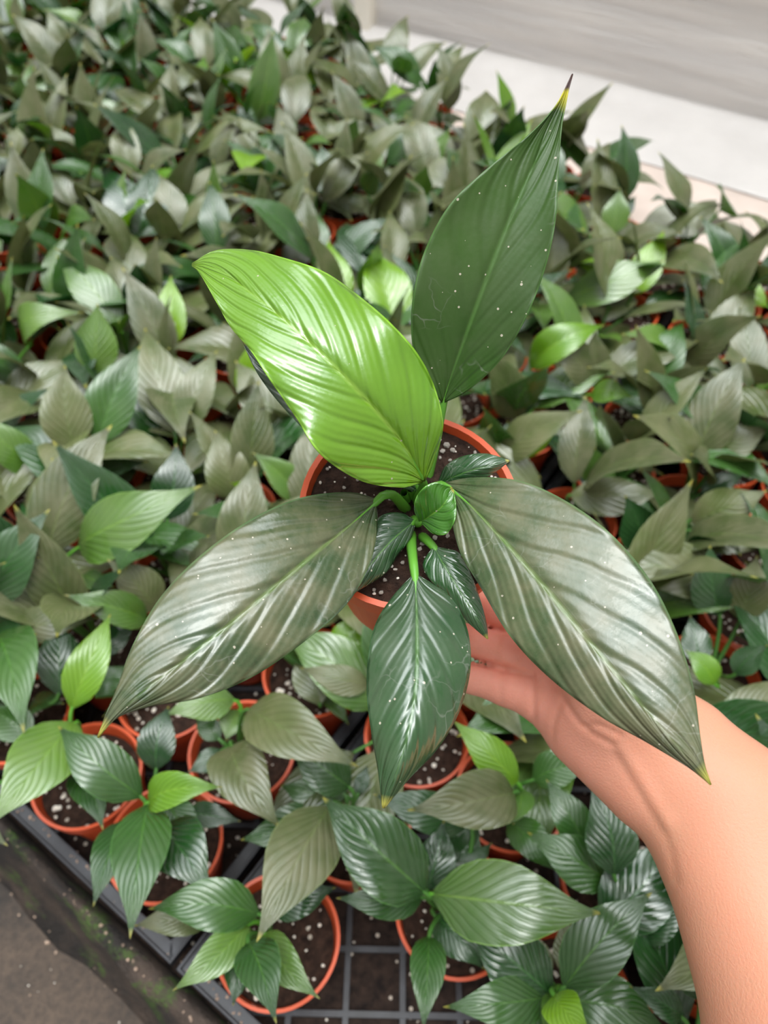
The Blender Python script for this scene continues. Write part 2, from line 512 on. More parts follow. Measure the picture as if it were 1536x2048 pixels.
def leaf_mesh(name, blade, stalk=None):
    v, f, uv = blade
    v = [tuple(p) for p in v]; f = list(f)
    nb = len(f)
    if stalk:
        sv, sf = stalk
        o = len(v)
        v += [tuple(p) for p in sv]
        f += [tuple(i + o for i in q) for q in sf]
        uv = list(uv) + [(0.5, 0.1)] * len(sv)
    me = bpy.data.meshes.new(name)
    me.from_pydata(v, [], f)
    l = me.uv_layers.new(name='UVMap')
    vi = np.empty(len(me.loops), dtype=np.int32)
    me.loops.foreach_get('vertex_index', vi)
    l.data.foreach_set('uv', np.array(uv, dtype=np.float32)[vi].ravel())
    mi = np.zeros(len(f), dtype=np.int32); mi[nb:] = 1
    me.polygons.foreach_set('material_index', mi)
    me.polygons.foreach_set('use_smooth', [True] * len(f))
    me.update()
    return me
def frames(mid, up):
    mid = np.asarray(mid)
    d = np.gradient(mid, axis=0)
    d /= np.linalg.norm(d, axis=1)[:, None]
    up = np.asarray(up, float)
    side = np.cross(d, up)
    side /= np.linalg.norm(side, axis=1)[:, None]
    nr = np.cross(side, d)
    return side, nr

# library leaf: crown at origin, leaf leaves along +Y
def lib_leaf(i, pet, elev, arch, L, W, seed):
    r = random.Random(seed)
    e0 = math.radians(elev)
    nt, ns = 12, 4
    p = np.array([0, 0, 0.0])
    base = np.array([0, pet * math.cos(e0 + 0.25), pet * math.sin(e0 + 0.25)])
    stalk_pts = bez((0, 0, 0), (0, 0.15 * pet, 0.4 * pet), base - np.array([0, math.cos(e0), math.sin(e0)]) * pet * 0.35, base, 5)
    mid = [base]
    tw = r.uniform(-0.5, 0.5)
    for k in range(nt):
        t = (k + 0.5) / nt
        a = e0 - math.radians(arch) * t
        st = L / nt
        mid.append(mid[-1] + np.array([st * math.sin(tw * t * 0.8), math.cos(a) * st, math.sin(a) * st]))
    mid = np.array(mid)
    side, nr = frames(mid, (r.uniform(-0.25, 0.25), -0.05, 1))
    bl = blade_arrays(mid, side, nr, W / 2, nt, ns, fold=r.uniform(0.1, 0.45), wav=r.uniform(0.03, 0.14), seed=seed)
    return leaf_mesh('leaf_shape', bl, tube(stalk_pts, np.linspace(0.0022, 0.0013, 6), 5))
LIB = []
for i in range(18):
    el = [62, 50, 40, 30, 70, 18][i % 6] + rng.uniform(-6, 6)
    ar = [40, 70, 50, 60, 25, 40][i % 6] + rng.uniform(-12, 18)
    L = rng.uniform(0.095, 0.130)
    LIB.append(lib_leaf(i, rng.uniform(0.03, 0.06), el, ar, L, L * rng.uniform(0.36, 0.46), 100 + i))
SMALL = []
for i in range(4):
    L = rng.uniform(0.045, 0.065)
    SMALL.append(lib_leaf(i, 0.022, rng.uniform(20, 60), 45, L, L * 0.45, 300 + i))
for me in LIB + SMALL:
    me.materials.append(M['dark']); me.materials.append(M['stemdark'])

# ---------------------------------------------------------------- pots
def pot_mesh(H=0.080, R=0.045, r=0.0315, n=48):
    th = 0.0013
    prof = [(0.004, 0.0), (r - 0.002, 0.0), (r, 0.0015), (R - 0.0055, H - 0.017), (R - 0.0022, H - 0.0165), (R - 0.0008, H - 0.002),
            (R, H - 0.001), (R, H), (R - 0.0024, H), (R - 0.0034, H - 0.004), (R - 0.0075, H - 0.030)]
    return lathe('pot', prof, n)
POT = pot_mesh(); POT.materials.append(M['pot'])
def soil_mesh(R, z, amp, seed, n=28, rings=9):
    r = random.Random(seed)
    v = [(0, 0, z + amp)]
    f = []
    for i in range(1, rings + 1):
        q = i / rings
        for k in range(n):
            a = 6.2832 * k / n
            v.append((R * q * math.cos(a), R * q * math.sin(a), z + r.uniform(-amp, amp) * (1 - 0.3 * q) + (0.003 * (1 - q))))
    for k in range(n):
        f.append((0, 1 + k, 1 + (k + 1) % n))
    for i in range(rings - 1):
        for k in range(n):
            a, b = 1 + i * n + k, 1 + i * n + (k + 1) % n
            f.append((a, a + n, b + n, b))
    return mesh('soil', v, f)
SOILS = [soil_mesh(0.0400, 0.0670, 0.0012, 40 + i) for i in range(3)]
for s in SOILS: s.materials.append(M['soil'])
def grain_verts(r, size):
    bm = bmesh.new()
    bmesh.ops.create_icosphere(bm, subdivisions=1, radius=1)
    k = (r.uniform(0.7, 1.2), r.uniform(0.7, 1.2), r.uniform(0.5, 0.9))
    out = [Vector((q.co.x * k[0], q.co.y * k[1], q.co.z * k[2])) * size * r.uniform(0.8, 1.2) for q in bm.verts]
    fs = [tuple(x.index for x in q.verts) for q in bm.faces]
    bm.free()
    return out, fs
def grains_mesh(name, spots, seed):
    r = random.Random(seed)
    v, f = [], []
    for (x, y, z, s) in spots:
        gv, gf = grain_verts(r, s)
        o = len(v)
        v += [p + Vector((x, y, z)) for p in gv]
        f += [tuple(i + o for i in q) for q in gf]
    return mesh(name, v, f)
PERL = []
for i in range(4):
    sp = []
    for k in range(46):
        a, q = rng.uniform(0, 6.28), 0.038 * math.sqrt(rng.uniform(0.02, 1))
        sp.append((q * math.cos(a), q * math.sin(a), 0.0685, rng.choice([0.0008, 0.0011, 0.0014, 0.0014, 0.0018, 0.0024])))
    me = grains_mesh('perlite', sp, 70 + i)
    me.materials.append(M['perlite'])
    PERL.append(me)

# ---------------------------------------------------------------- trays
TL, TW = 0.479, 0.384
U_FIRST = 0.115 - 0.046 - 0.009                   # tray side next to plant index 1
def tray(k, m):
    u0 = U_FIRST + k * TL + 0.003; u1 = u0 + TL - 0.006
    v0 = -0.0575 + m * TW + 0.001; v1 = v0 + TW - 0.004
    root = empty('seedling_tray', UV((u0 + u1) / 2, (v0 + v1) / 2, 0.0))
    def put(name, me, smooth=False):
        o = uv_obj(name, me, M['tray'], None, smooth)
        o.parent = root
        o.matrix_parent_inverse = Matrix.Translation(-root.location)
        return o
    # rim: flat flange with a raised bead, around the top of the wall
    def ring(a, b, z0, z1):
        bm = bmesh.new()
        q = [(u0 + a, v0 + a), (u1 - a, v0 + a), (u1 - a, v1 - a), (u0 + a, v1 - a)]
        p = [(u0 + b, v0 + b), (u1 - b, v0 + b), (u1 - b, v1 - b), (u0 + b, v1 - b)]
        vs = []
        for z in (z0, z1):
            vs.append([bm.verts.new((x, y, z)) for x, y in q]); vs.append([bm.verts.new((x, y, z)) for x, y in p])
        for i in range(4):
            j = (i + 1) % 4
            bm.faces.new((vs[0][i], vs[0][j], vs[2][j], vs[2][i]))
            bm.faces.new((vs[1][i], vs[1][j], vs[3][j], vs[3][i]))
            bm.faces.new((vs[2][i], vs[2][j], vs[3][j], vs[3][i]))
            bm.faces.new((vs[0][i], vs[0][j], vs[1][j], vs[1][i]))
        return bm_mesh('ring', bm, 0.0008)
    put('rim', ring(0.0, 0.012, 0.040, 0.0425))
    put('rim_bead', ring(0.0, 0.0025, 0.036, 0.046))
    put('side_wall', ring(0.0095, 0.012, 0.003, 0.040))
    # open lattice floor set on the diagonal
    cu, cv = (u0 + u1) / 2, (v0 + v1) / 2
    hu, hv = (u1 - u0) / 2 - 0.012, (v1 - v0) / 2 - 0.012
    for sgn in (1, -1):
        d = np.array([math.cos(0.97), sgn * math.sin(0.97)]) if sgn > 0 else np.array([math.sin(0.97), -math.cos(0.97)])
        nrm = np.array([-d[1], d[0]])
        for q in range(-12, 13):
            o = nrm * q * 0.044
            tmin, tmax = -9, 9
            for ax, h in ((0, hu), (1, hv)):
                if abs(d[ax]) > 1e-6:
                    a, b = sorted(((-h - o[ax]) / d[ax], (h - o[ax]) / d[ax]))
                    tmin, tmax = max(tmin, a), min(tmax, b)
            if tmax - tmin < 0.03: continue
            bm = bmesh.new()
            z0, z1 = (0.0005, 0.0040) if sgn > 0 else (0.0005, 0.0046)
            c = [o + d * tmin - nrm * 0.0022, o + d * tmax - nrm * 0.0022, o + d * tmax + nrm * 0.0022, o + d * tmin + nrm * 0.0022]
            lo = [bm.verts.new((cu + x, cv + y, z0)) for x, y in c]
            hi = [bm.verts.new((cu + x, cv + y, z1)) for x, y in c]
            bm.faces.new(hi); bm.faces.new(lo[::-1])
            for i in range(4):
                j = (i + 1) % 4
                bm.faces.new((lo[i], lo[j], hi[j], hi[i]))
            put('lattice_bar', bm_mesh('lattice_bar', bm))
    return root

def pot_uv(i, iv):
    k = math.floor((i - 1) / 5)
    return k * TL + ((i - 1) % 5) * 0.091 + 0.115, (iv // 4) * TW + (iv % 4) * 0.092

plants = {}
for iv in range(0, 15):
    for i in range(-5, 20):
        u, v = pot_uv(i, iv)
        if iv > 0:
            u += rng.uniform(-0.005, 0.005); v += rng.uniform(-0.005, 0.005)
        if v > 1.085 + 0.27 * u: continue
        w = UV(u, v, RIM)
        x, y, d = proj(w)
        if not (-330 < x < 1760 and -110 < y < 2230): continue
        if d < 0.2: continue
        if (i, iv) == (-1, 0): continue            # an empty place in the front tray
        plants[(i, iv)] = dict(w=UV(u, v, 0.005), px=(x, y), leaves=[])

used = set()
cnt = {}
for (i, iv) in plants:
    q = (math.floor((i - 1) / 5), iv // 4)
    cnt[q] = cnt.get(q, 0) + 1
used = {q for q in cnt if q[1] < 3 or cnt[q] >= 15}
ORD = ['first', 'second', 'third', 'fourth', 'fifth', 'sixth', 'seventh', 'eighth', 'ninth', 'tenth', 'eleventh', 'twelfth', 'thirteenth', 'fourteenth', 'fifteenth', 'sixteenth', 'seventeenth', 'eighteenth', 'nineteenth', 'twentieth']
for (k, m) in sorted(used):
    t = tray(k, m)
    if m == 0 and k == -1: lab = 'black plastic seedling tray at bottom edge with bare lattice showing'
    elif m == 0 and k == 0: lab = 'black plastic seedling tray by the dirty kerb at lower left'
    else: lab = 'black plastic seedling tray hidden under the crowded rows of potted plants'
    tag(t, lab, 'tray', 'black trays under the plants')

# ---------------------------------------------------------------- traced leaves: base px, tip px, width px, level, arch, material
TR = [
 # plant in the corner pot at the bottom
 (519,1828, 297,1818, 92,1,.10,'dark'), (497,1848, 345,1982, 62,1,.10,'mid'), (528,1866, 640,1998, 68,1,.12,'mid'),
 (496,1885, 553,2048, 88,2,.14,'dark'), (478,1905, 466,2012, 52,0,.12,'teal'), (535,1815, 672,1775, 70,0,.10,'teal'),
 (420,1845, 268,1852, 46,0,.08,'olive'), (470,1890, 400,1955, 50,0,.08,'dark'),
 # plant at the lower left behind the rim
 (297,1604, 445,1574, 62,2,.14,'lime'), (297,1608, 260,1878, 104,2,.12,'dark'), (250,1640, 186,1814, 52,1,.10,'dark'),
 (325,1650, 425,1790, 108,1,.14,'teal'), (370,1625, 482,1643, 48,0,.08,'teal'), (283,1594, 116,1452, 92,2,.12,'dark'),
 (312,1540, 338,1412, 88,1,.12,'teal'), (335,1600, 410,1690, 70,0,.1,'dark'),
 # plant at left edge
 (150,1445, -18,1650, 128,2,.10,'mid'), (150,1500, 18,1612, 70,1,.08,'dark'), (160,1535, 206,1660, 76,1,.12,'dark'),
 (143,1417, 221,1228, 74,2,.12,'lime'), (118,1390, 105,1240, 80,1,.10,'teal'), (-8,1270, 48,1466, 88,2,.12,'dark'), (60,1480, -30,1420, 80,0,.1,'dark'),
 # bent olive leaf and its neighbours
 (463,1492, 562,1658, 104,1,.16,'olive'), (498,1418, 717,1534, 96,2,.12,'olive'), (700,1575, 580,1488, 92,1,.10,'dark'),
 (470,1400, 330,1430, 70,1,.10,'mid'), (478,1420, 452,1482, 56,0,.10,'mid'), (445,1500, 375,1545, 50,0,.1,'teal'), (440,1480, 390,1430, 70,0,.1,'dark'),
 (660,1612, 513,1884, 136,2,.10,'olive'), (640,1620, 480,1680, 78,0,.08,'dark'), (690,1590, 560,1570, 80,0,.08,'dark'),
 (690,1590, 660,1520, 28,0,.05,'teal'), (715,1590, 735,1530, 28,0,.05,'teal'), (640,1650, 560,1815, 90,0,.1,'teal'),
 # plant with the pale veined leaf
 (849,1785, 645,1594, 134,2,.12,'dark'), (853,1782, 888,1640, 96,1,.10,'teal'), (864,1788, 1205,1827, 146,2,.12,'mid'),
 (845,1795, 672,1796, 66,1,.10,'dark'), (858,1872, 846,2062, 68,1,.12,'dark'), (868,1830, 970,1940, 80,0,.12,'teal'),
 (905,1720, 950,1620, 50,0,.08,'teal'), (915,1790, 985,1685, 50,0,.08,'teal'),
 # plant with the lime leaf at the lower edge
 (1103,1990, 932,1842, 124,1,.12,'teal'), (1128,1975, 1304,1785, 108,2,.12,'dark'), (1107,1990, 1188,2078, 80,2,.14,'lime'),
 (1095,1995, 886,2014, 78,1,.14,'dark'), (1090,2010, 985,2095, 84,0,.12,'dark'), (1112,2000, 1335,2062, 112,0,.12,'dark'),
 (1110,1985, 1085,2070, 30,1,.1,'mid'), (1100,1960, 1030,1850, 80,0,.12,'olive'), (1140,1960, 1120,1830,80,0,.1,'olive'),
 (1365,2035, 1258,1972, 52,1,.10,'teal'), (1200,1852, 1345,1672, 128,1,.14,'teal'), (1275,1880, 1380,1805, 90,1,.12,'teal'), (1225,1800, 1390,1880, 70,0,.1,'dark'),
 (1400,2000, 1385,1880, 70,1,.1,'dark'), (1230,1765, 1160,1700, 50,0,.1,'dark'),
 # middle front
 (1028,1585, 814,1621, 108,2,.12,'olive'), (940,1648, 745,1588, 72,1,.10,'teal'), (1178,1702, 1092,1558, 70,1,.10,'dark'),
 (1228,1752, 1180,1560, 96,2,.12,'teal'), (1224,1768, 1054,1664, 92,1,.12,'dark'), (1015,1640, 1128,1752, 66,0,.16,'dark'),
 (1036,1567, 905,1440, 70,2,.12,'lime'), (1040,1575, 1026,1650, 50,1,.08,'mid'), (1065,1560, 1185,1530, 70,1,.10,'dark'),
 (1010,1560, 940,1500, 60,0,.08,'olive'), (900,1740, 960,1650, 60,0,.1,'teal'),
 # left middle
 (157,1095, 405,970, 92,2,.16,'mid'), (-12,1205, 100,1018, 104,2,.12,'teal'), (48,1010, 197,992, 62,1,.16,'olive'),
 (160,1070, 104,915, 84,1,.12,'olive'), (335,1040, 352,886, 80,1,.12,'teal'), (18,1275, 200,1236, 52,1,.14,'olive'),
 (295,1240, 128,1190, 62,1,.14,'mid'), (312,1222, 214,1118, 94,1,.12,'olive'), (165,1150, 230,1175, 34,1,.1,'mid'),
 (205,1315, 276,1238, 46,0,.1,'teal'), (190,1390, 260,1330, 70,0,.1,'dark'), (100,1180, 30,1090, 70,0,.1,'dark'),
 (470,1010, 545,1010, 50,1,.10,'mid'), (470,1000, 430,860, 90,1,.14,'olive'), (600,1000, 505,905, 60,1,.1,'mid'), (500,995, 460,965, 40,1,.08,'lime'),
 (655,1295, 758,1230, 58,1,.12,'lime'), (740,1370, 600,1335, 58,1,.12,'olive'), (640,1410, 610,1290, 88,0,.12,'olive'), (735,1300, 660,1315, 44,0,.1,'teal'),
 (560,1300, 520,1190, 80,0,.1,'dark'), (400,1320, 330,1250, 80,0,.1,'dark'), (560,1180, 440,1160, 80,0,.1,'olive'),
 (-70,1590, 16,1692, 60,1,.1,'olive'),
 # mid field, eye-catching ones
 (190,750, 195,606, 80,2,.06,'mid'), (240,655, 112,512, 62,1,.08,'mid'), (348,695, 342,550, 46,1,.05,'lime'),
 (150,900, 130,730, 92,2,.06,'olive'), (195,890, 282,690, 92,2,.06,'dark'), (350,865, 290,655, 88,1,.08,'olive'),
 (62,690, 170,625, 62,1,.30,'mid'), (95,590, 150,460, 60,1,.06,'mid'), (590,870, 470,720, 90,1,.1,'olive'),
 (270,470, 200,335, 76,1,.06,'teal'), (275,470, 305,330, 76,1,.06,'teal'), (345,460, 320,350, 70,1,.06,'olive'),
 (1060,735, 1210,650, 66,1,.28,'lime'), (1190,760, 1105,670, 80,1,.08,'olive'), (1200,760, 1190,660, 56,1,.06,'olive'),
 (1180,790, 1265,795, 48,1,.18,'lime'), (1130,600, 1330,520, 70,1,.12,'mid'), (1040,905, 1125,850, 44,1,.12,'lime'),
 (1225,470, 1240,375, 76,1,.06,'mid'), (1440,420, 1430,370, 66,2,.06,'mid'), (1335,1075, 1368,985, 40,1,.04,'mid'),
 (1395,905, 1480,770, 74,1,.08,'olive'), (1395,915, 1545,850, 80,1,.1,'olive'), (1200,960, 1190,895, 64,1,.06,'mid'),
 (1290,1110, 1250,990, 78,1,.06,'teal'), (1140,990, 1325,985, 80,1,.1,'olive'), (1400,1330, 1380,1230, 80,1,.06,'teal'),
 (1440,1230, 1420,1090, 110,1,.06,'teal'), (1480,1240, 1515,1110, 90,1,.06,'olive'), (1470,1350, 1536,1290, 110,2,.08,'teal'),
 (1430,1370, 1370,1300, 52,1,.08,'lime'), (1380,1040, 1536,980, 90,1,.1,'olive'), (1380,1060, 1536,1100, 90,1,.14,'olive'),
 (130,470, 190,440, 40,1,.1,'mid'), (655,395, 640,290, 60,1,.05,'teal'), (45,210, 42,150, 42,1,.05,'mid'), (455,170, 440,115, 34,1,.05,'lime'),
 (735,390, 760,330, 50,1,.06,'mid'), (400,180, 410,110, 30,1,.05,'lime'), (770,215, 815,185, 26,1,.14,'lime'), (700,290, 715,235, 34,1,.05,'mid'),
 (868,190, 868,118, 30,2,.03,'dark'), (680,70, 690,20, 34,2,.03,'dark'), (798,150, 795,108, 30,2,.03,'mid'), (845,390, 855,330, 56,1,.06,'mid'), (800,415, 845,385, 40,1,.2,'mid'),
 (765,590, 770,490, 70,1,.06,'olive'), (250,120, 245,80, 22,1,.05,'lime'),
]
TOCAM = lambda p: (C0 - p) / np.linalg.norm(C0 - p)
for q, (bx, by, tx, ty, wp, lev, arch, mk_) in enumerate(TR):
    bz = 0.108 + 0.020 * lev
    tz = 0.112 + 0.032 * lev
    B = at_z(bx, by, bz)
    # nearest plant, by where the crown is
    best = min(plants, key=lambda k: (plants[k]['w'][0] - B[0]) ** 2 + (plants[k]['w'][1] - B[1]) ** 2)
    steep = by > ty + 20 and by < 1250
    if steep: tz += 0.035
    T = at_z(tx, ty, tz)
    plants[best]['leaves'].append((B, T, wp, arch, mk_, q))
def traced_leaf(B, T, wp, arch, mk_, q, root, crown):
    mid_p = (B + T) / 2
    L = np.linalg.norm(T - B)
    d = (T - B) / L
    up = np.array([0, 0, 1.0]) * 0.55 + TOCAM(mid_p) * 0.7
    up = up - d * (up @ d); up /= np.linalg.norm(up)
    nt, ns = 18, 6
    r = random.Random(q)
    bend = r.uniform(-0.07, 0.07)
    sd = np.cross(d, up)
    mid = []
    for i in range(nt + 1):
        t = i / nt
        z = 1.4 * arch * L * 4 * t * (1 - t) * (1.1 - 0.3 * t)
        mid.append(B + d * (L * t) + up * z + sd * (bend * L * math.sin(math.pi * t)))
    mid = np.array(mid)
    side, nr = frames(mid, up)
    dist = (mid_p - C0) @ CF
    hw = wp / FPX * dist / 2 * 1.06
    hw = min(max(hw, 0.2 * L), 0.30 * L) if L > 0.03 else hw
    bl = blade_arrays(mid, side, nr, hw, nt, ns, fold=r.uniform(-0.5, 0.6), wav=r.uniform(0.05, 0.14), seed=q, ripple=0.00025)
    c = np.asarray(crown)
    hor = B - c
    st = bez(c, c + np.array([0, 0, 0.35 * max(0.02, B[2] - c[2])]) + hor * 0.1, B - d * 0.012, B + d * 0.002, 8)
    me = leaf_mesh('leaf', bl)
    sm_ = M['stem'] if mk_ in ('lime', 'mid') else M['stemdark']
    o = link('leaf', me, M[mk_], root)
    o.matrix_parent_inverse = Matrix.Translation(-root.location)
    link('petiole', mesh('petiole', *tube(st, np.linspace(0.0026, 0.0015, 9), 6)), sm_, o)
    return o

MATW = ['dark'] * 20 + ['teal'] * 12 + ['olive'] * 60 + ['mid'] * 6 + ['lime'] * 2
def add_copy(name, me, root, M4, mat=None, stem=None):
    o = bpy.data.objects.new(name, me)
    COL.objects.link(o)
    o.parent = root
    o.matrix_local = M4
    if mat:
        o.material_slots[0].link = 'OBJECT'; o.material_slots[0].material = mat
        o.material_slots[1].link = 'OBJECT'; o.material_slots[1].material = stem
    return o
LABELS = {}
def plant_label(i, iv, d):
    return LABELS.get((i, iv))
for (i, iv), d in plants.items():
    r = random.Random(i * 131 + iv * 17 + 3)
    root = empty('potted_peace_lily', d['w'])
    d['root'] = root
    rz = Matrix.Rotation(r.uniform(0, 6.28), 4, 'Z')
    add_copy('pot', POT, root, rz)
    add_copy('soil', r.choice(SOILS), root, rz)
    p = add_copy('perlite', r.choice(PERL), root, rz)
    p['kind'] = 'stuff'
    crown = d['w'] + np.array([r.uniform(-.006, .006), r.uniform(-.006, .006), 0.068])
    ntr = len(d['leaves'])
    if ntr:
        cb = np.mean([L_[0] for L_ in d['leaves']], axis=0)
        off = (cb - crown) * 0.3; off[2] = 0
        n_ = np.linalg.norm(off)
        if n_ > 0.015: off *= 0.015 / n_
        crown = crown + off
        for L_ in d['leaves']:
            traced_leaf(*L_, root, crown)
    near = d['px'][1] > 1250
    if ntr >= 5: n = 0 if near else 4
    elif ntr >= 3: n = 3 if near else 5
    else: n = r.choice([6, 7, 7, 8]) - ntr
    a0 = r.uniform(0, 6.28)
    for k in range(n):
        az = a0 + k * 2.4 + r.uniform(-0.4, 0.4)
        small = (ntr >= 3 and near) or r.random() < 0.15
        me = r.choice(SMALL if small else LIB)
        s = r.uniform(0.85, 1.12)
        m4 = Matrix.Translation(Vector(crown - d['w'])) @ Matrix.Rotation(az, 4, 'Z') @ Matrix.Rotation(r.uniform(-0.2, 0.25), 4, 'X') @ Matrix.Rotation(r.uniform(-0.3, 0.3), 4, 'Y') @ Matrix.Diagonal((s * r.choice((1, -1)), s, s, 1))
        mk_ = r.choice(MATW) if not small else r.choice(['dark', 'teal', 'dark', 'mid'])
        add_copy('leaf', me, root, m4, M[mk_], M['stem'] if mk_ in ('mid', 'lime') else M['stemdark'])

# ---------------------------------------------------------------- the held plant
HP_R = 0.045
rimc = at_d(819, 1011, 0.305)
TILT = math.radians(13)
held = empty('held_peace_lily', (0, 0, 0))
Rt = Matrix.Rotation(TILT, 4, 'X')
ax = Vector((0, -math.sin(TILT), math.cos(TILT)))
potbase = Vector(rimc) - ax * 0.080
held.location = potbase
hm = Matrix.Translation(potbase) @ Rt
add_copy('pot', POT, held, Rt)
hs = soil_mesh(0.0418, 0.0758, 0.0011, 99, 44, 14); hs.materials.append(M['soil'])
add_copy('soil', hs, held, Rt)
def soil_pt(px, py, lift=0.0):
    # point of the held soil plane seen at a pixel
    o = Vector(C0); d = Vector(ray(px, py))
    p0 = potbase + ax * (0.0768 + lift)
    t = (p0 - o).dot(ax) / d.dot(ax)
    return o + d * t
GR = []
r = random.Random(8)
for i in range(5):
    gv, gf = grain_verts(r, 1.0)
    me = mesh('perlite_grain', gv, gf); me.materials.append(M['perlite']); GR.append(me)
grains = [(912,835,10),(920,838,8),(945,850,8),(938,862,7),(915,856,8),(905,868,7),(893,890,16),(905,900,13),(885,902,10),(958,898,12),(950,905,8),(655,938,9),(612,968,9),(618,985,9),(650,985,6),(688,975,7),(700,990,7),
          (795,985,9),(828,968,11),(870,1075,10),(845,1088,9),(838,1098,10),(850,1115,7),(895,1072,9),(748,1180,9),(762,1185,8),(770,1160,7),(805,1125,7),(800,1100,9),(735,1185,6),(1003,945,8),(1010,975,8),
          (715,960,6),(640,955,5),(730,990,6),(930,880,6),(890,860,5),(985,900,6),(970,880,5),(780,1000,7),(815,1000,8),(920,1000,7),(900,920,7),(880,915,8),(670,925,5),(640,920,5),(690,955,4),(990,935,6)]
for (x, y, s) in grains:
    p = soil_pt(x, y, 0.0006)
    if (p - potbase - ax * (p - potbase).dot(ax)).length > 0.0395: continue
    sc = s / FPX * 0.31 * 0.60
    m4 = Matrix.Translation(p - potbase) @ Rt @ Matrix.Rotation(r.uniform(0, 6), 4, 'Z') @ Matrix.Scale(sc, 4)
    add_copy('perlite_grain', r.choice(GR), held, m4)
sp = []
for k in range(170):
    a, q = r.uniform(0, 6.28), 0.040 * math.sqrt(r.uniform(0, 1))
    sp.append((q * math.cos(a), q * math.sin(a), 0.0770, r.choice([0.0004, 0.0005, 0.0006, 0.0008])))
me = grains_mesh('fine_perlite', sp, 12); me.materials.append(M['perlite'])
add_copy('fine_perlite', me, held, Rt)['kind'] = 'stuff'

def resample(pts, n):
    pts = np.array(pts, float)
    # catmull-rom through the points, then even spacing
    P = np.vstack([2 * pts[0] - pts[1], pts, 2 * pts[-1] - pts[-2]])
    out = []
    for i in range(1, len(P) - 2):
        for t in np.linspace(0, 1, 16, endpoint=False):
            a, b, c, d = P[i - 1], P[i], P[i + 1], P[i + 2]
            out.append(0.5 * ((2 * b) + (c - a) * t + (2 * a - 5 * b + 4 * c - d) * t * t + (3 * b - a - 3 * c + d) * t ** 3))
    out.append(pts[-1])
    out = np.array(out)
    s = np.r_[0, np.cumsum(np.linalg.norm(np.diff(out, axis=0), axis=1))]
    q = np.linspace(0, s[-1], n)
    return np.stack([np.interp(q, s, out[:, k]) for k in range(out.shape[1])], axis=1)

def hero(name, left, mid, right, depth, mat, stalk=None, edge=(-0.006, -0.006), nt=56, ns=14, nv=5.5, rip=0.0002, edgewave=0.0012, seed=1, label=None, stem='stem'):
    """left/mid/right: pixel outlines base->tip; depth: distances along the midrib; edge: how far the margins lie nearer (-) or farther (+)"""
    rr = random.Random(seed)
    Lp, Mp, Rp = resample(left, nt + 1), resample(mid, nt + 1), resample(right, nt + 1)
    q = np.linspace(0, len(depth) - 1, nt + 1)
    dd = np.interp(q, np.arange(len(depth)), depth)
    for _ in range(14):                              # round off the corners
        dd[1:-1] = 0.25 * dd[:-2] + 0.5 * dd[1:-1] + 0.25 * dd[2:]
    p1, p2 = rr.uniform(0, 6.28), rr.uniform(0, 6.28)
    v, uv = [], []
    th = np.linspace(0, 1, nt + 1)
    for i in range(nt + 1):
        t = th[i]
        env = math.sin(math.pi * t) ** 0.7
        for j in range(2 * ns + 1):
            s = -1 + j / ns
            a = abs(s)
            E_ = Rp[i] if s > 0 else Lp[i]
            # sample midrib and margin at the same share of their length
            px = Mp[i] * (1 - a) + E_ * a
            ed = edge[1] if s > 0 else edge[0]
            d = dd[i] + env * ed * a ** 1.5
            d += edgewave * a ** 4 * math.sin(22 * t + (p1 if s > 0 else p2)) * env
            w = math.hypot(*(E_ - Mp[i])) / 150.0
            d += rip * min(1, w) * math.sin((t - 0.42 * a ** 0.95) * nv * 6.283) * min(1, a * 3.5) * (1 - a ** 3)
            d += 0.0016 * min(1, w) * math.exp(-(a / 0.06) ** 2)
            v.append(at_d(px[0], px[1], d))
            uv.append((0.5 + 0.5 * s, t))
    f = []
    c = 2 * ns + 1
    for i in range(nt):
        for j in range(2 * ns):
            a = i * c + j
            f.append((a, a + c, a + c + 1, a + 1))
    st = None
    if stalk:
        pts = np.array([at_d(*q) for q in stalk])
        w3 = np.array(v).reshape(nt + 1, 2 * ns + 1, 3)[:, ns]          # midrib, the stalk runs on just under it
        away = (w3[2] - C0) / np.linalg.norm(w3[2] - C0)
        pts = np.vstack([resample(pts, 12)[:-1], [w3[k] + away * 0.0011 for k in (1, nt // 14, nt // 9, nt // 6)]])
        st = tube(pts, list(np.linspace(0.0027, 0.0017, 11)) + [0.0015, 0.0013, 0.0010, 0.0004], 8)
        st = (st[0], st[1] + [tuple(range(7, -1, -1)), tuple(range(len(st[0]) - 8, len(st[0])))])
    me = leaf_mesh(name, (v, f, uv))
    o = link(name, me, mat, held)
    o.matrix_parent_inverse = Matrix.Translation(-potbase)
    sol = o.modifiers.new('thickness', 'SOLIDIFY'); sol.thickness = 0.0004; sol.offset = 0
    if st: link('petiole', mesh('petiole', *st), M[stem], o)
    if label: o['label'] = label
    return o

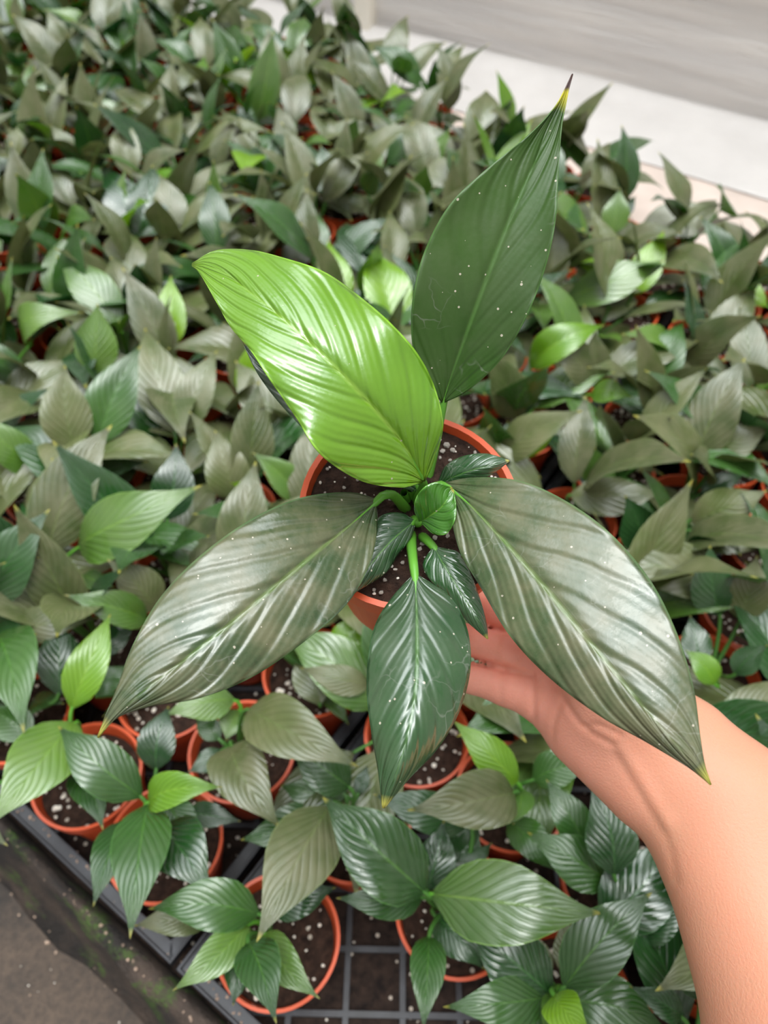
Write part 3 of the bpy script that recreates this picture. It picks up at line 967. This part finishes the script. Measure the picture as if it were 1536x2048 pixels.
CR0 = (826, 1035, 0.318)
hero('leaf', [(843,966),(800,975),(720,961),(640,908),(590,832),(540,760),(500,700),(462,655),(430,600),(400,548),(384,533)],
     [(846,962),(815,900),(760,830),(690,755),(600,668),(520,600),(455,550),(410,530),(384,530)],
     [(850,962),(868,920),(886,850),(868,772),(835,708),(790,655),(735,606),(650,545),(560,514),(495,500),(430,502),(384,527)],
     [.283,.268,.257,.250,.248,.250,.255,.264,.272], M['hero_lime'], [CR0, (835,1000,.308), (846,975,.292), (846,961,.283)],
     edge=(-.004, .012), seed=3, label='glossy bright lime-green leaf with curled tip', edgewave=.0034, nv=7)
hero('leaf', [(884,806),(850,765),(826,700),(824,610),(846,510),(895,415),(965,345),(1055,272),(1108,216),(1130,178),(1144,148)],
     [(886,806),(900,760),(925,690),(958,600),(1000,490),(1045,380),(1090,280),(1118,215),(1133,178),(1145,148)],
     [(888,806),(935,782),(1000,722),(1050,640),(1088,545),(1110,450),(1117,345),(1124,250),(1131,212),(1137,180),(1146,148)],
     [.300,.292,.285,.280,.277,.275,.274,.274,.275], M['hero_burnt'], [CR0, (842,1000,.318), (868,900,.312), (887,805,.300)],
     edge=(-.005, -.004), seed=5, label='upright dark green leaf with yellow and burnt brown tip', edgewave=.0008)
hero('leaf', [(757,1000),(700,985),(600,996),(500,1040),(400,1112),(320,1196),(265,1292),(236,1372),(212,1430),(195,1474)],
     [(757,1000),(700,1050),(620,1115),(530,1190),(440,1265),(350,1335),(285,1385),(240,1425),(196,1475)],
     [(752,1003),(754,1060),(738,1132),(690,1212),(600,1290),(500,1356),(400,1396),(300,1412),(232,1436),(197,1476)],
     [.290,.274,.260,.250,.243,.237,.233,.230,.229], M['hero_dusty'], [CR0, (805,1010,.304), (785,990,.294), (765,992,.288), (754,1003,.286)],
     edge=(.006, .004), seed=7, label='dusty olive green leaf pointing to lower left', edgewave=.001)
hero('leaf', [(900,975),(904,1040),(922,1108),(960,1172),(1020,1272),(1100,1356),(1200,1432),(1290,1482),(1370,1530),(1400,1552),(1421,1570)],
     [(890,968),(940,1010),(1010,1085),(1080,1165),(1150,1250),(1220,1335),(1300,1430),(1370,1510),(1421,1570)],
     [(893,964),(950,955),(1040,962),(1130,1001),(1220,1066),(1300,1160),(1352,1262),(1386,1372),(1400,1470),(1410,1530),(1423,1569)],
     [.288,.272,.259,.249,.241,.234,.229,.226,.225], M['hero_dusty'], [CR0, (850,1005,.306), (868,975,.294), (890,968,.286)],
     edge=(.006, .003), seed=9, label='dusty green leaf with grey water marks above the hand', edgewave=.001)
hero('leaf', [(826,1150),(790,1188),(755,1240),(738,1302),(734,1390),(744,1470),(757,1545),(765,1616)],
     [(830,1148),(832,1200),(834,1280),(832,1370),(820,1450),(798,1530),(780,1580),(767,1616)],
     [(836,1150),(900,1194),(934,1258),(940,1340),(916,1428),(872,1500),(815,1560),(769,1616)],
     [.278,.267,.256,.247,.241,.239,.242], M['hero_dark'], [CR0, (822,1075,.300), (826,1120,.284), (830,1150,.276)],
     edge=(.010, .012), seed=11, rip=.00007, label='dark green leaf hanging in front of the pot', edgewave=.0012)
hero('leaf', [(866,1094),(846,1128),(862,1162),(900,1200),(935,1243),(975,1278)],
     [(868,1094),(885,1125),(912,1170),(940,1215),(962,1252),(975,1278)],
     [(872,1094),(918,1106),(942,1150),(962,1205),(972,1245),(976,1278)],
     [.290,.283,.277,.273,.274], M['hero_teal'], [CR0, (840,1068,.306), (853,1080,.296), (869,1095,.290)],
     edge=(.004, .004), seed=13, nt=36, ns=10, rip=.0004, edgewave=.0008)
hero('leaf', [(828,1040),(800,1026),(762,1032),(730,1070),(710,1110),(695,1150),(680,1205)],
     [(830,1042),(805,1062),(775,1090),(745,1125),(715,1165),(680,1205)],
     [(830,1046),(822,1075),(795,1110),(778,1138),(755,1158),(718,1180),(682,1206)],
     [.296,.288,.281,.275,.270], M['hero_teal'], [CR0, (830,1042,.297)],
     edge=(.005, .004), seed=15, nt=36, ns=10, rip=.0004, edgewave=.0008)
hero('leaf', [(874,970),(892,932),(930,912),(975,908),(1018,921)],
     [(876,971),(905,955),(945,940),(985,930),(1018,921)],
     [(878,973),(915,973),(950,965),(985,948),(1019,922)],
     [.296,.288,.284,.282,.284], M['hero_teal'], [CR0, (850,1000,.308), (875,971,.297)],
     edge=(.004, .003), seed=17, nt=32, ns=10, rip=.0004, edgewave=.0008)
hero('leaf', [(838,1044),(828,1015),(838,985),(868,965),(905,975)],
     [(840,1045),(862,1030),(885,1012),(905,980)],
     [(842,1046),(868,1068),(895,1066),(912,1030),(908,980)],
     [.292,.284,.280,.282], M['hero_young'], [CR0, (832,1045,.304), (840,1045,.292)],
     edge=(-.004, -.003), seed=19, nt=32, ns=10, rip=.0002, edgewave=.0008, label='small rounded young leaf in the crown')
hero('leaf', [(832,985),(760,960),(660,905),(580,830),(520,755),(492,700),(480,668)],
     [(838,978),(780,910),(710,845),(640,785),(570,730),(515,695),(482,668)],
     [(842,972),(830,900),(790,820),(720,760),(640,710),(560,680),(484,668)],
     [.304,.294,.288,.286,.287,.292], M['hero_dark'], [CR0, (832,1005,.312), (838,980,.304)],
     edge=(.003, .004), seed=21, label='dark leaf tucked behind the lime-green leaf')
# short sheath of stems in the crown
for q, (x, y) in enumerate(((808, 985), (822, 978), (800, 1010), (842, 1008))):
    pts = resample(np.array([at_d(822 + 3 * q, 1040, .320), at_d((x + 826) / 2, (y + 1030) / 2, .312), at_d(x, y, .303)]), 8)
    v_, f_ = tube(pts, np.linspace(.0032, .0016, 8), 8)
    o = link('stem', mesh('stem', v_, f_), M['stem'], held)
    o.matrix_parent_inverse = Matrix.Translation(-potbase)
tag(held, 'potted peace lily held up in the hand, large spreading leaves in orange pot', 'potted plant')

# ---------------------------------------------------------------- the hand
CAPS = []            # (p0, r0, p1, r1, blend)
def cap(a, ra, b, rb, k=0.006):
    CAPS.append((at_d(*a), ra, at_d(*b), rb, k))
def chain(pts, k=0.004):
    for (a, b) in zip(pts[:-1], pts[1:]):
        cap(a[:3], a[3], b[:3], b[3], k)
FINGERS = [
 [(1092,1405,.348,.0096),(1012,1376,.350,.0083),(940,1356,.352,.0069),(888,1342,.356,.0058)],
 [(1092,1330,.350,.0094),(1008,1300,.353,.0083),(945,1281,.358,.0074),(868,1260,.366,.0064)],
 [(1098,1268,.353,.0106),(1000,1226,.365,.0092),(925,1200,.380,.0082),(850,1180,.390,.0068)],
 [(1118,1202,.353,.0106),(1040,1140,.370,.0092),(975,1105,.388,.0082),(900,1085,.398,.0068)],
]
THUMB = [(1240,1400,.325,.0150),(1140,1275,.322,.0125),(1092,1180,.318,.0105),(1066,1095,.316,.0085)]
PALM = [
 ((1092,1402,.348),.0104,(1296,1562,.332),.0150), ((1092,1336,.350),.0104,(1314,1545,.332),.0150),
 ((1098,1268,.352),.0110,(1330,1520,.332),.0150), ((1118,1202,.352),.0110,(1360,1480,.332),.0150),
 ((1165,1468,.340),.0130,(1285,1570,.328),.0152),
 ((1240,1400,.325),.0150,(1350,1500,.325),.0160),
 ((1180,1420,.334),.0130,(1330,1540,.328),.0150),
]
ARM = [
 ((1332,1566,.330),.0158,(1412,1688,.318),.0178), ((1412,1688,.318),.0178,(1588,2150,.285),.0268),
 ((1385,1490,.330),.0165,(1480,1590,.318),.0195), ((1480,1590,.318),.0195,(1780,2010,.285),.0330),
 ((1400,1590,.322),.0190,(1640,2080,.280),.0320),
]
def sdf_hand():
    groups = []
    for fg in FINGERS + [THUMB]:
        segs = [(at_d(*a[:3]), a[3], at_d(*b[:3]), b[3]) for a, b in zip(fg[:-1], fg[1:])]
        groups.append(segs)
    body = [(at_d(*a), ra, at_d(*b), rb) for a, ra, b, rb in PALM + ARM]
    for q in (8, 10, 11):                                # the forearm goes on past the frame towards the elbow
        a, ra, b, rb = body[q]
        ln = np.linalg.norm(b - a)
        body.append((b, rb, b + (b - a) / ln * 0.10, rb + 0.005))
    pts = np.array([p for g in groups + [body] for s in g for p in (s[0], s[2])])
    lo = pts.min(0) - 0.04; hi = pts.max(0) + 0.04
    h = 0.0016
    n = np.ceil((hi - lo) / h).astype(int)
    xs = [lo[k] + h * np.arange(n[k]) for k in range(3)]
    X, Y, Z = np.meshgrid(*xs, indexing='ij')
    G = np.stack([X, Y, Z], -1).astype(np.float32)
    def seg_d(s):
        a, ra, b, rb = s
        ab = (b - a).astype(np.float32)
        t = np.clip(((G - a.astype(np.float32)) @ ab) / (ab @ ab), 0, 1)
        d = G - a.astype(np.float32) - t[..., None] * ab
        return np.sqrt((d * d).sum(-1)) - (ra + (rb - ra) * t)
    def smin(a, b, k):
        hh = np.clip(0.5 + 0.5 * (b - a) / k, 0, 1)
        return b * (1 - hh) + a * hh - k * hh * (1 - hh)
    D = None
    for s in body:
        q = seg_d(s); D = q if D is None else smin(D, q, 0.014)
    for gi, g in enumerate(groups):
        F = None
        for s in g:
            q = seg_d(s); F = q if F is None else smin(F, q, 0.0025)
        if gi == 4: D = smin(D, F, 0.012)
        else: FF = F if gi == 0 else smin(FF, F, 0.0008)
    D = smin(D, FF, 0.006)
    return D, lo, h
def surface_nets(D, lo, h):
    S = D < 0
    nx, ny, nz = D.shape
    c = np.zeros((nx - 1, ny - 1, nz - 1), dtype=np.int8)
    for dx in (0, 1):
        for dy in (0, 1):
            for dz in (0, 1):
                c += S[dx:nx - 1 + dx, dy:ny - 1 + dy, dz:nz - 1 + dz]
    act = (c > 0) & (c < 8)
    idx = np.full(act.shape, -1, dtype=np.int64)
    cells = np.argwhere(act)
    idx[act] = np.arange(len(cells))
    acc = np.zeros((len(cells), 3)); cnt = np.zeros(len(cells))
    corners = [(x, y, z) for x in (0, 1) for y in (0, 1) for z in (0, 1)]
    for a in corners:
        for k in range(3):
            if a[k]: continue
            b = list(a); b[k] = 1
            ia = cells + np.array(a); ib = cells + np.array(b)
            da = D[ia[:, 0], ia[:, 1], ia[:, 2]]; db = D[ib[:, 0], ib[:, 1], ib[:, 2]]
            m = (da < 0) != (db < 0)
            t = np.where(m, da / np.where(m, da - db, 1), 0)
            p = np.tile(np.array(a, float), (len(cells), 1)); p[:, k] += t
            acc[m] += p[m]; cnt[m] += 1
    V = lo + h * (cells + acc / cnt[:, None])
    faces = []
    for k in range(3):
        sl0 = [slice(None)] * 3; sl1 = [slice(None)] * 3
        sl0[k] = slice(0, -1); sl1[k] = slice(1, None)
        e = S[tuple(sl0)] != S[tuple(sl1)]
        pos = np.argwhere(e)
        a1, a2 = [(1, 2), (2, 0), (0, 1)][k]
        ok = (pos[:, a1] > 0) & (pos[:, a2] > 0) & (pos[:, a1] < D.shape[a1] - 1) & (pos[:, a2] < D.shape[a2] - 1)
        pos = pos[ok]
        inside = S[pos[:, 0], pos[:, 1], pos[:, 2]]
        o1 = np.zeros(3, int); o1[a1] = -1
        o2 = np.zeros(3, int); o2[a2] = -1
        q = [pos, pos + o1, pos + o1 + o2, pos + o2]
        q = np.stack([idx[p[:, 0], p[:, 1], p[:, 2]] for p in q], 1)
        q[~inside] = q[~inside][:, ::-1]
        faces.append(q)
    return V, np.vstack(faces)
D, lo, h = sdf_hand()
V, Fq = surface_nets(D, lo, h)
# relax
e = np.vstack([Fq[:, [0, 1]], Fq[:, [1, 2]], Fq[:, [2, 3]], Fq[:, [3, 0]]])
for it in range(3):
    s = np.zeros_like(V); c = np.zeros(len(V))
    np.add.at(s, e[:, 0], V[e[:, 1]]); np.add.at(c, e[:, 0], 1)
    np.add.at(s, e[:, 1], V[e[:, 0]]); np.add.at(c, e[:, 1], 1)
    V = V * 0.4 + 0.6 * s / c[:, None]
# creases and the tendon ridge: pressed into the skin along pixel paths on the side facing the camera
fn = np.cross(V[Fq[:, 1]] - V[Fq[:, 0]], V[Fq[:, 2]] - V[Fq[:, 0]])
vn = np.zeros_like(V)
for k in range(4): np.add.at(vn, Fq[:, k], fn)
vn /= np.linalg.norm(vn, axis=1)[:, None] + 1e-12
W = V - C0
dep = W @ CF
PX = np.stack([768 + FPX * W[:, 0] / dep, 1024 - FPX * (W @ CU) / dep], 1)
front = np.einsum('ij,ij->i', vn, -W) > 0
CREASE = [
 ([(1064,1300),(1064,1345),(1066,1390),(1066,1440)], 5, -.0012), ([(1008,1335),(1000,1360),(1002,1405)], 4, -.0006), ([(1000,1262),(996,1290),(990,1322)], 4, -.0006),
 ([(930,1320),(990,1332),(1062,1352)], 4, -.0016), ([(940,1250),(1000,1258),(1064,1275)], 5, -.0010),
 ([(1085,1330),(1100,1360),(1125,1395),(1150,1435),(1180,1465),(1225,1490)], 4, -.0008),
 ([(1170,1455),(1195,1450),(1240,1470)], 4, -.0007), ([(1125,1400),(1108,1440),(1104,1480)], 4, -.0006),
 ([(1245,1500),(1275,1545),(1305,1595),(1335,1645)], 11, .0009), ([(1232,1510),(1262,1560),(1295,1615),(1325,1665),(1342,1710),(1350,1760)], 7, -.0005),
]
for path, wd, amp in CREASE:
    p = resample(path, 40)
    d2 = np.full(len(V), 1e9)
    for a in p: d2 = np.minimum(d2, ((PX - a) ** 2).sum(1))
    V = V + vn * (amp * np.exp(-d2 / (2 * wd * wd)) * front)[:, None]
me = mesh('hand', V, [tuple(int(i) for i in q) for q in Fq])
# palm and fingers are pinker than the forearm
at = me.attributes.new('palm', 'FLOAT', 'POINT')
pk = np.clip((1330 - PX[:, 0]) / 260, 0, 1)
at.data.foreach_set('value', pk.astype(np.float32))
def skin_mat():
    k = NT('skin')
    tc = k.n('TexCoord')
    a = k.n('Attribute'); a.attribute_name = 'palm'
    n1 = k.noise(tc.outputs['Object'], 60, 4, 0.6)
    n2 = k.noise(tc.outputs['Object'], 900, 3, 0.6)
    col = k.mix(a.outputs['Fac'], (0.60, 0.285, 0.180), (0.86, 0.38, 0.285))
    col = k.mix(k.ramp(n1.outputs[0], [(0.35, 0.0), (0.7, 0.35)]), col, (0.66, 0.27, 0.17))
    k.l(col, k.b.inputs['Base Color'])
    k.b.inputs['Roughness'].default_value = 0.48
    k.b.inputs['Specular IOR Level'].default_value = 0.35
    k.b.inputs['Subsurface Weight'].default_value = 0.35
    k.b.inputs['Subsurface Radius'].default_value = (1.0, 0.35, 0.2)
    k.b.inputs['Subsurface Scale'].default_value = 0.0016
    k.l(k.bump(n2.outputs[0], 0.00025), k.b.inputs['Normal'])
    return k.m
hand = link('person', me, skin_mat())
tag(hand, 'bare right hand and forearm, palm up, holding the potted plant', 'person')

# ---------------------------------------------------------------- litter on the path and the kerb
r = random.Random(77)
spots = []
for k in range(420):
    u, v = r.uniform(-0.3, 0.7), r.uniform(-0.45, -0.11)
    p = UV(u, v, PATHZ + (0.0 if v < -0.15 else 0.01))
    spots.append((p[0], p[1], p[2], r.choice([0.0004, 0.0005, 0.0006, 0.0009])))
me = grains_mesh('perlite_litter', spots, 5)
tag(link('perlite_litter', me, M['perlite'], smooth=False), 'white perlite crumbs scattered over the brown path', 'perlite', kind='stuff')
spots = []
for k in range(520):
    u, v = r.uniform(-0.6, 1.0), r.uniform(-0.05, 0.32)
    p = UV(u, v, 0.001)
    spots.append((p[0], p[1], p[2], r.choice([0.0007, 0.001, 0.0013, 0.0018])))
me = grains_mesh('perlite_litter', spots, 6)
tag(link('perlite_litter', me, M['perlite'], smooth=False), 'white perlite crumbs fallen between the pots under the lattice', 'perlite', kind='stuff')

spots = []
for k in range(300):
    u = r.uniform(-0.3, 0.7); q = r.random()
    v, z = (r.uniform(-0.053, -0.047), 0.0430) if q < 0.4 else (r.uniform(-0.074, -0.066), 0.0345) if q < 0.8 else (r.uniform(-0.104, -0.098), -0.068)
    p = UV(u, v, z)
    spots.append((p[0], p[1], p[2], r.choice([0.0005, 0.0007, 0.0009, 0.0013])))
for (x, y, sz) in ((95, 1885, 0.0026), (112, 1905, 0.0016), (38, 1830, 0.0012), (60, 1990, 0.0013)):
    p = at_z(x, y, PATHZ + 0.001)
    spots.append((p[0], p[1], p[2], sz))
M['crumb'] = plain('soil_crumbs', (0.34, 0.25, 0.19), 0.9, 0.2, 0.6, 90)
me = grains_mesh('soil_crumbs', spots, 9)
tag(link('soil_crumbs', me, M['crumb'], smooth=False), 'pale brown crumbs lying along the tray rim and kerb', 'crumbs', kind='stuff')

# ---------------------------------------------------------------- labels of the plants in the bed
SPECIAL = {
 (0, 0): 'potted peace lily in the nearest tray corner, beside the bare black lattice',
 (1, 0): 'potted peace lily with one lime leaf, just behind the black tray rim',
 (2, 0): 'potted peace lily at lower left with lime leaf standing upright',
 (-1, 1): 'potted peace lily with big pale-veined green leaf pointing right, right of bare lattice',
 (-2, 1): 'potted peace lily with small lime leaf at bottom edge, left of the forearm',
 (0, 1): 'potted peace lily with a large olive leaf drooping over the corner pot',
 (-1, 2): 'potted peace lily with curled lime leaf just below the holding hand',
}
def in_frame(d): return 0 <= d['px'][0] <= 1536 and 0 <= d['px'][1] <= 2048
for (i, iv), d in plants.items():
    if (i, iv) in SPECIAL:
        lab, grp = SPECIAL[(i, iv)], 'potted peace lilies in the trays'
    elif in_frame(d):
        row = sorted(k[0] for k in plants if k[1] == iv and in_frame(plants[k]))
        lab = 'potted peace lily, %s from right in the %s diagonal row from the tray rim' % (ORD[row.index(i)], ORD[iv])
        grp = 'potted peace lilies in the trays'
    else:
        x, y = d['px']
        sd = 'left' if x < 0 else 'right' if x > 1536 else 'top' if y < 0 else 'bottom'
        lab = 'potted peace lily whose pot lies just beyond the %s edge of the picture' % sd
        grp = 'potted peace lilies cut off at the %s edge' % sd
    tag(d['root'], lab, 'potted plant', grp)
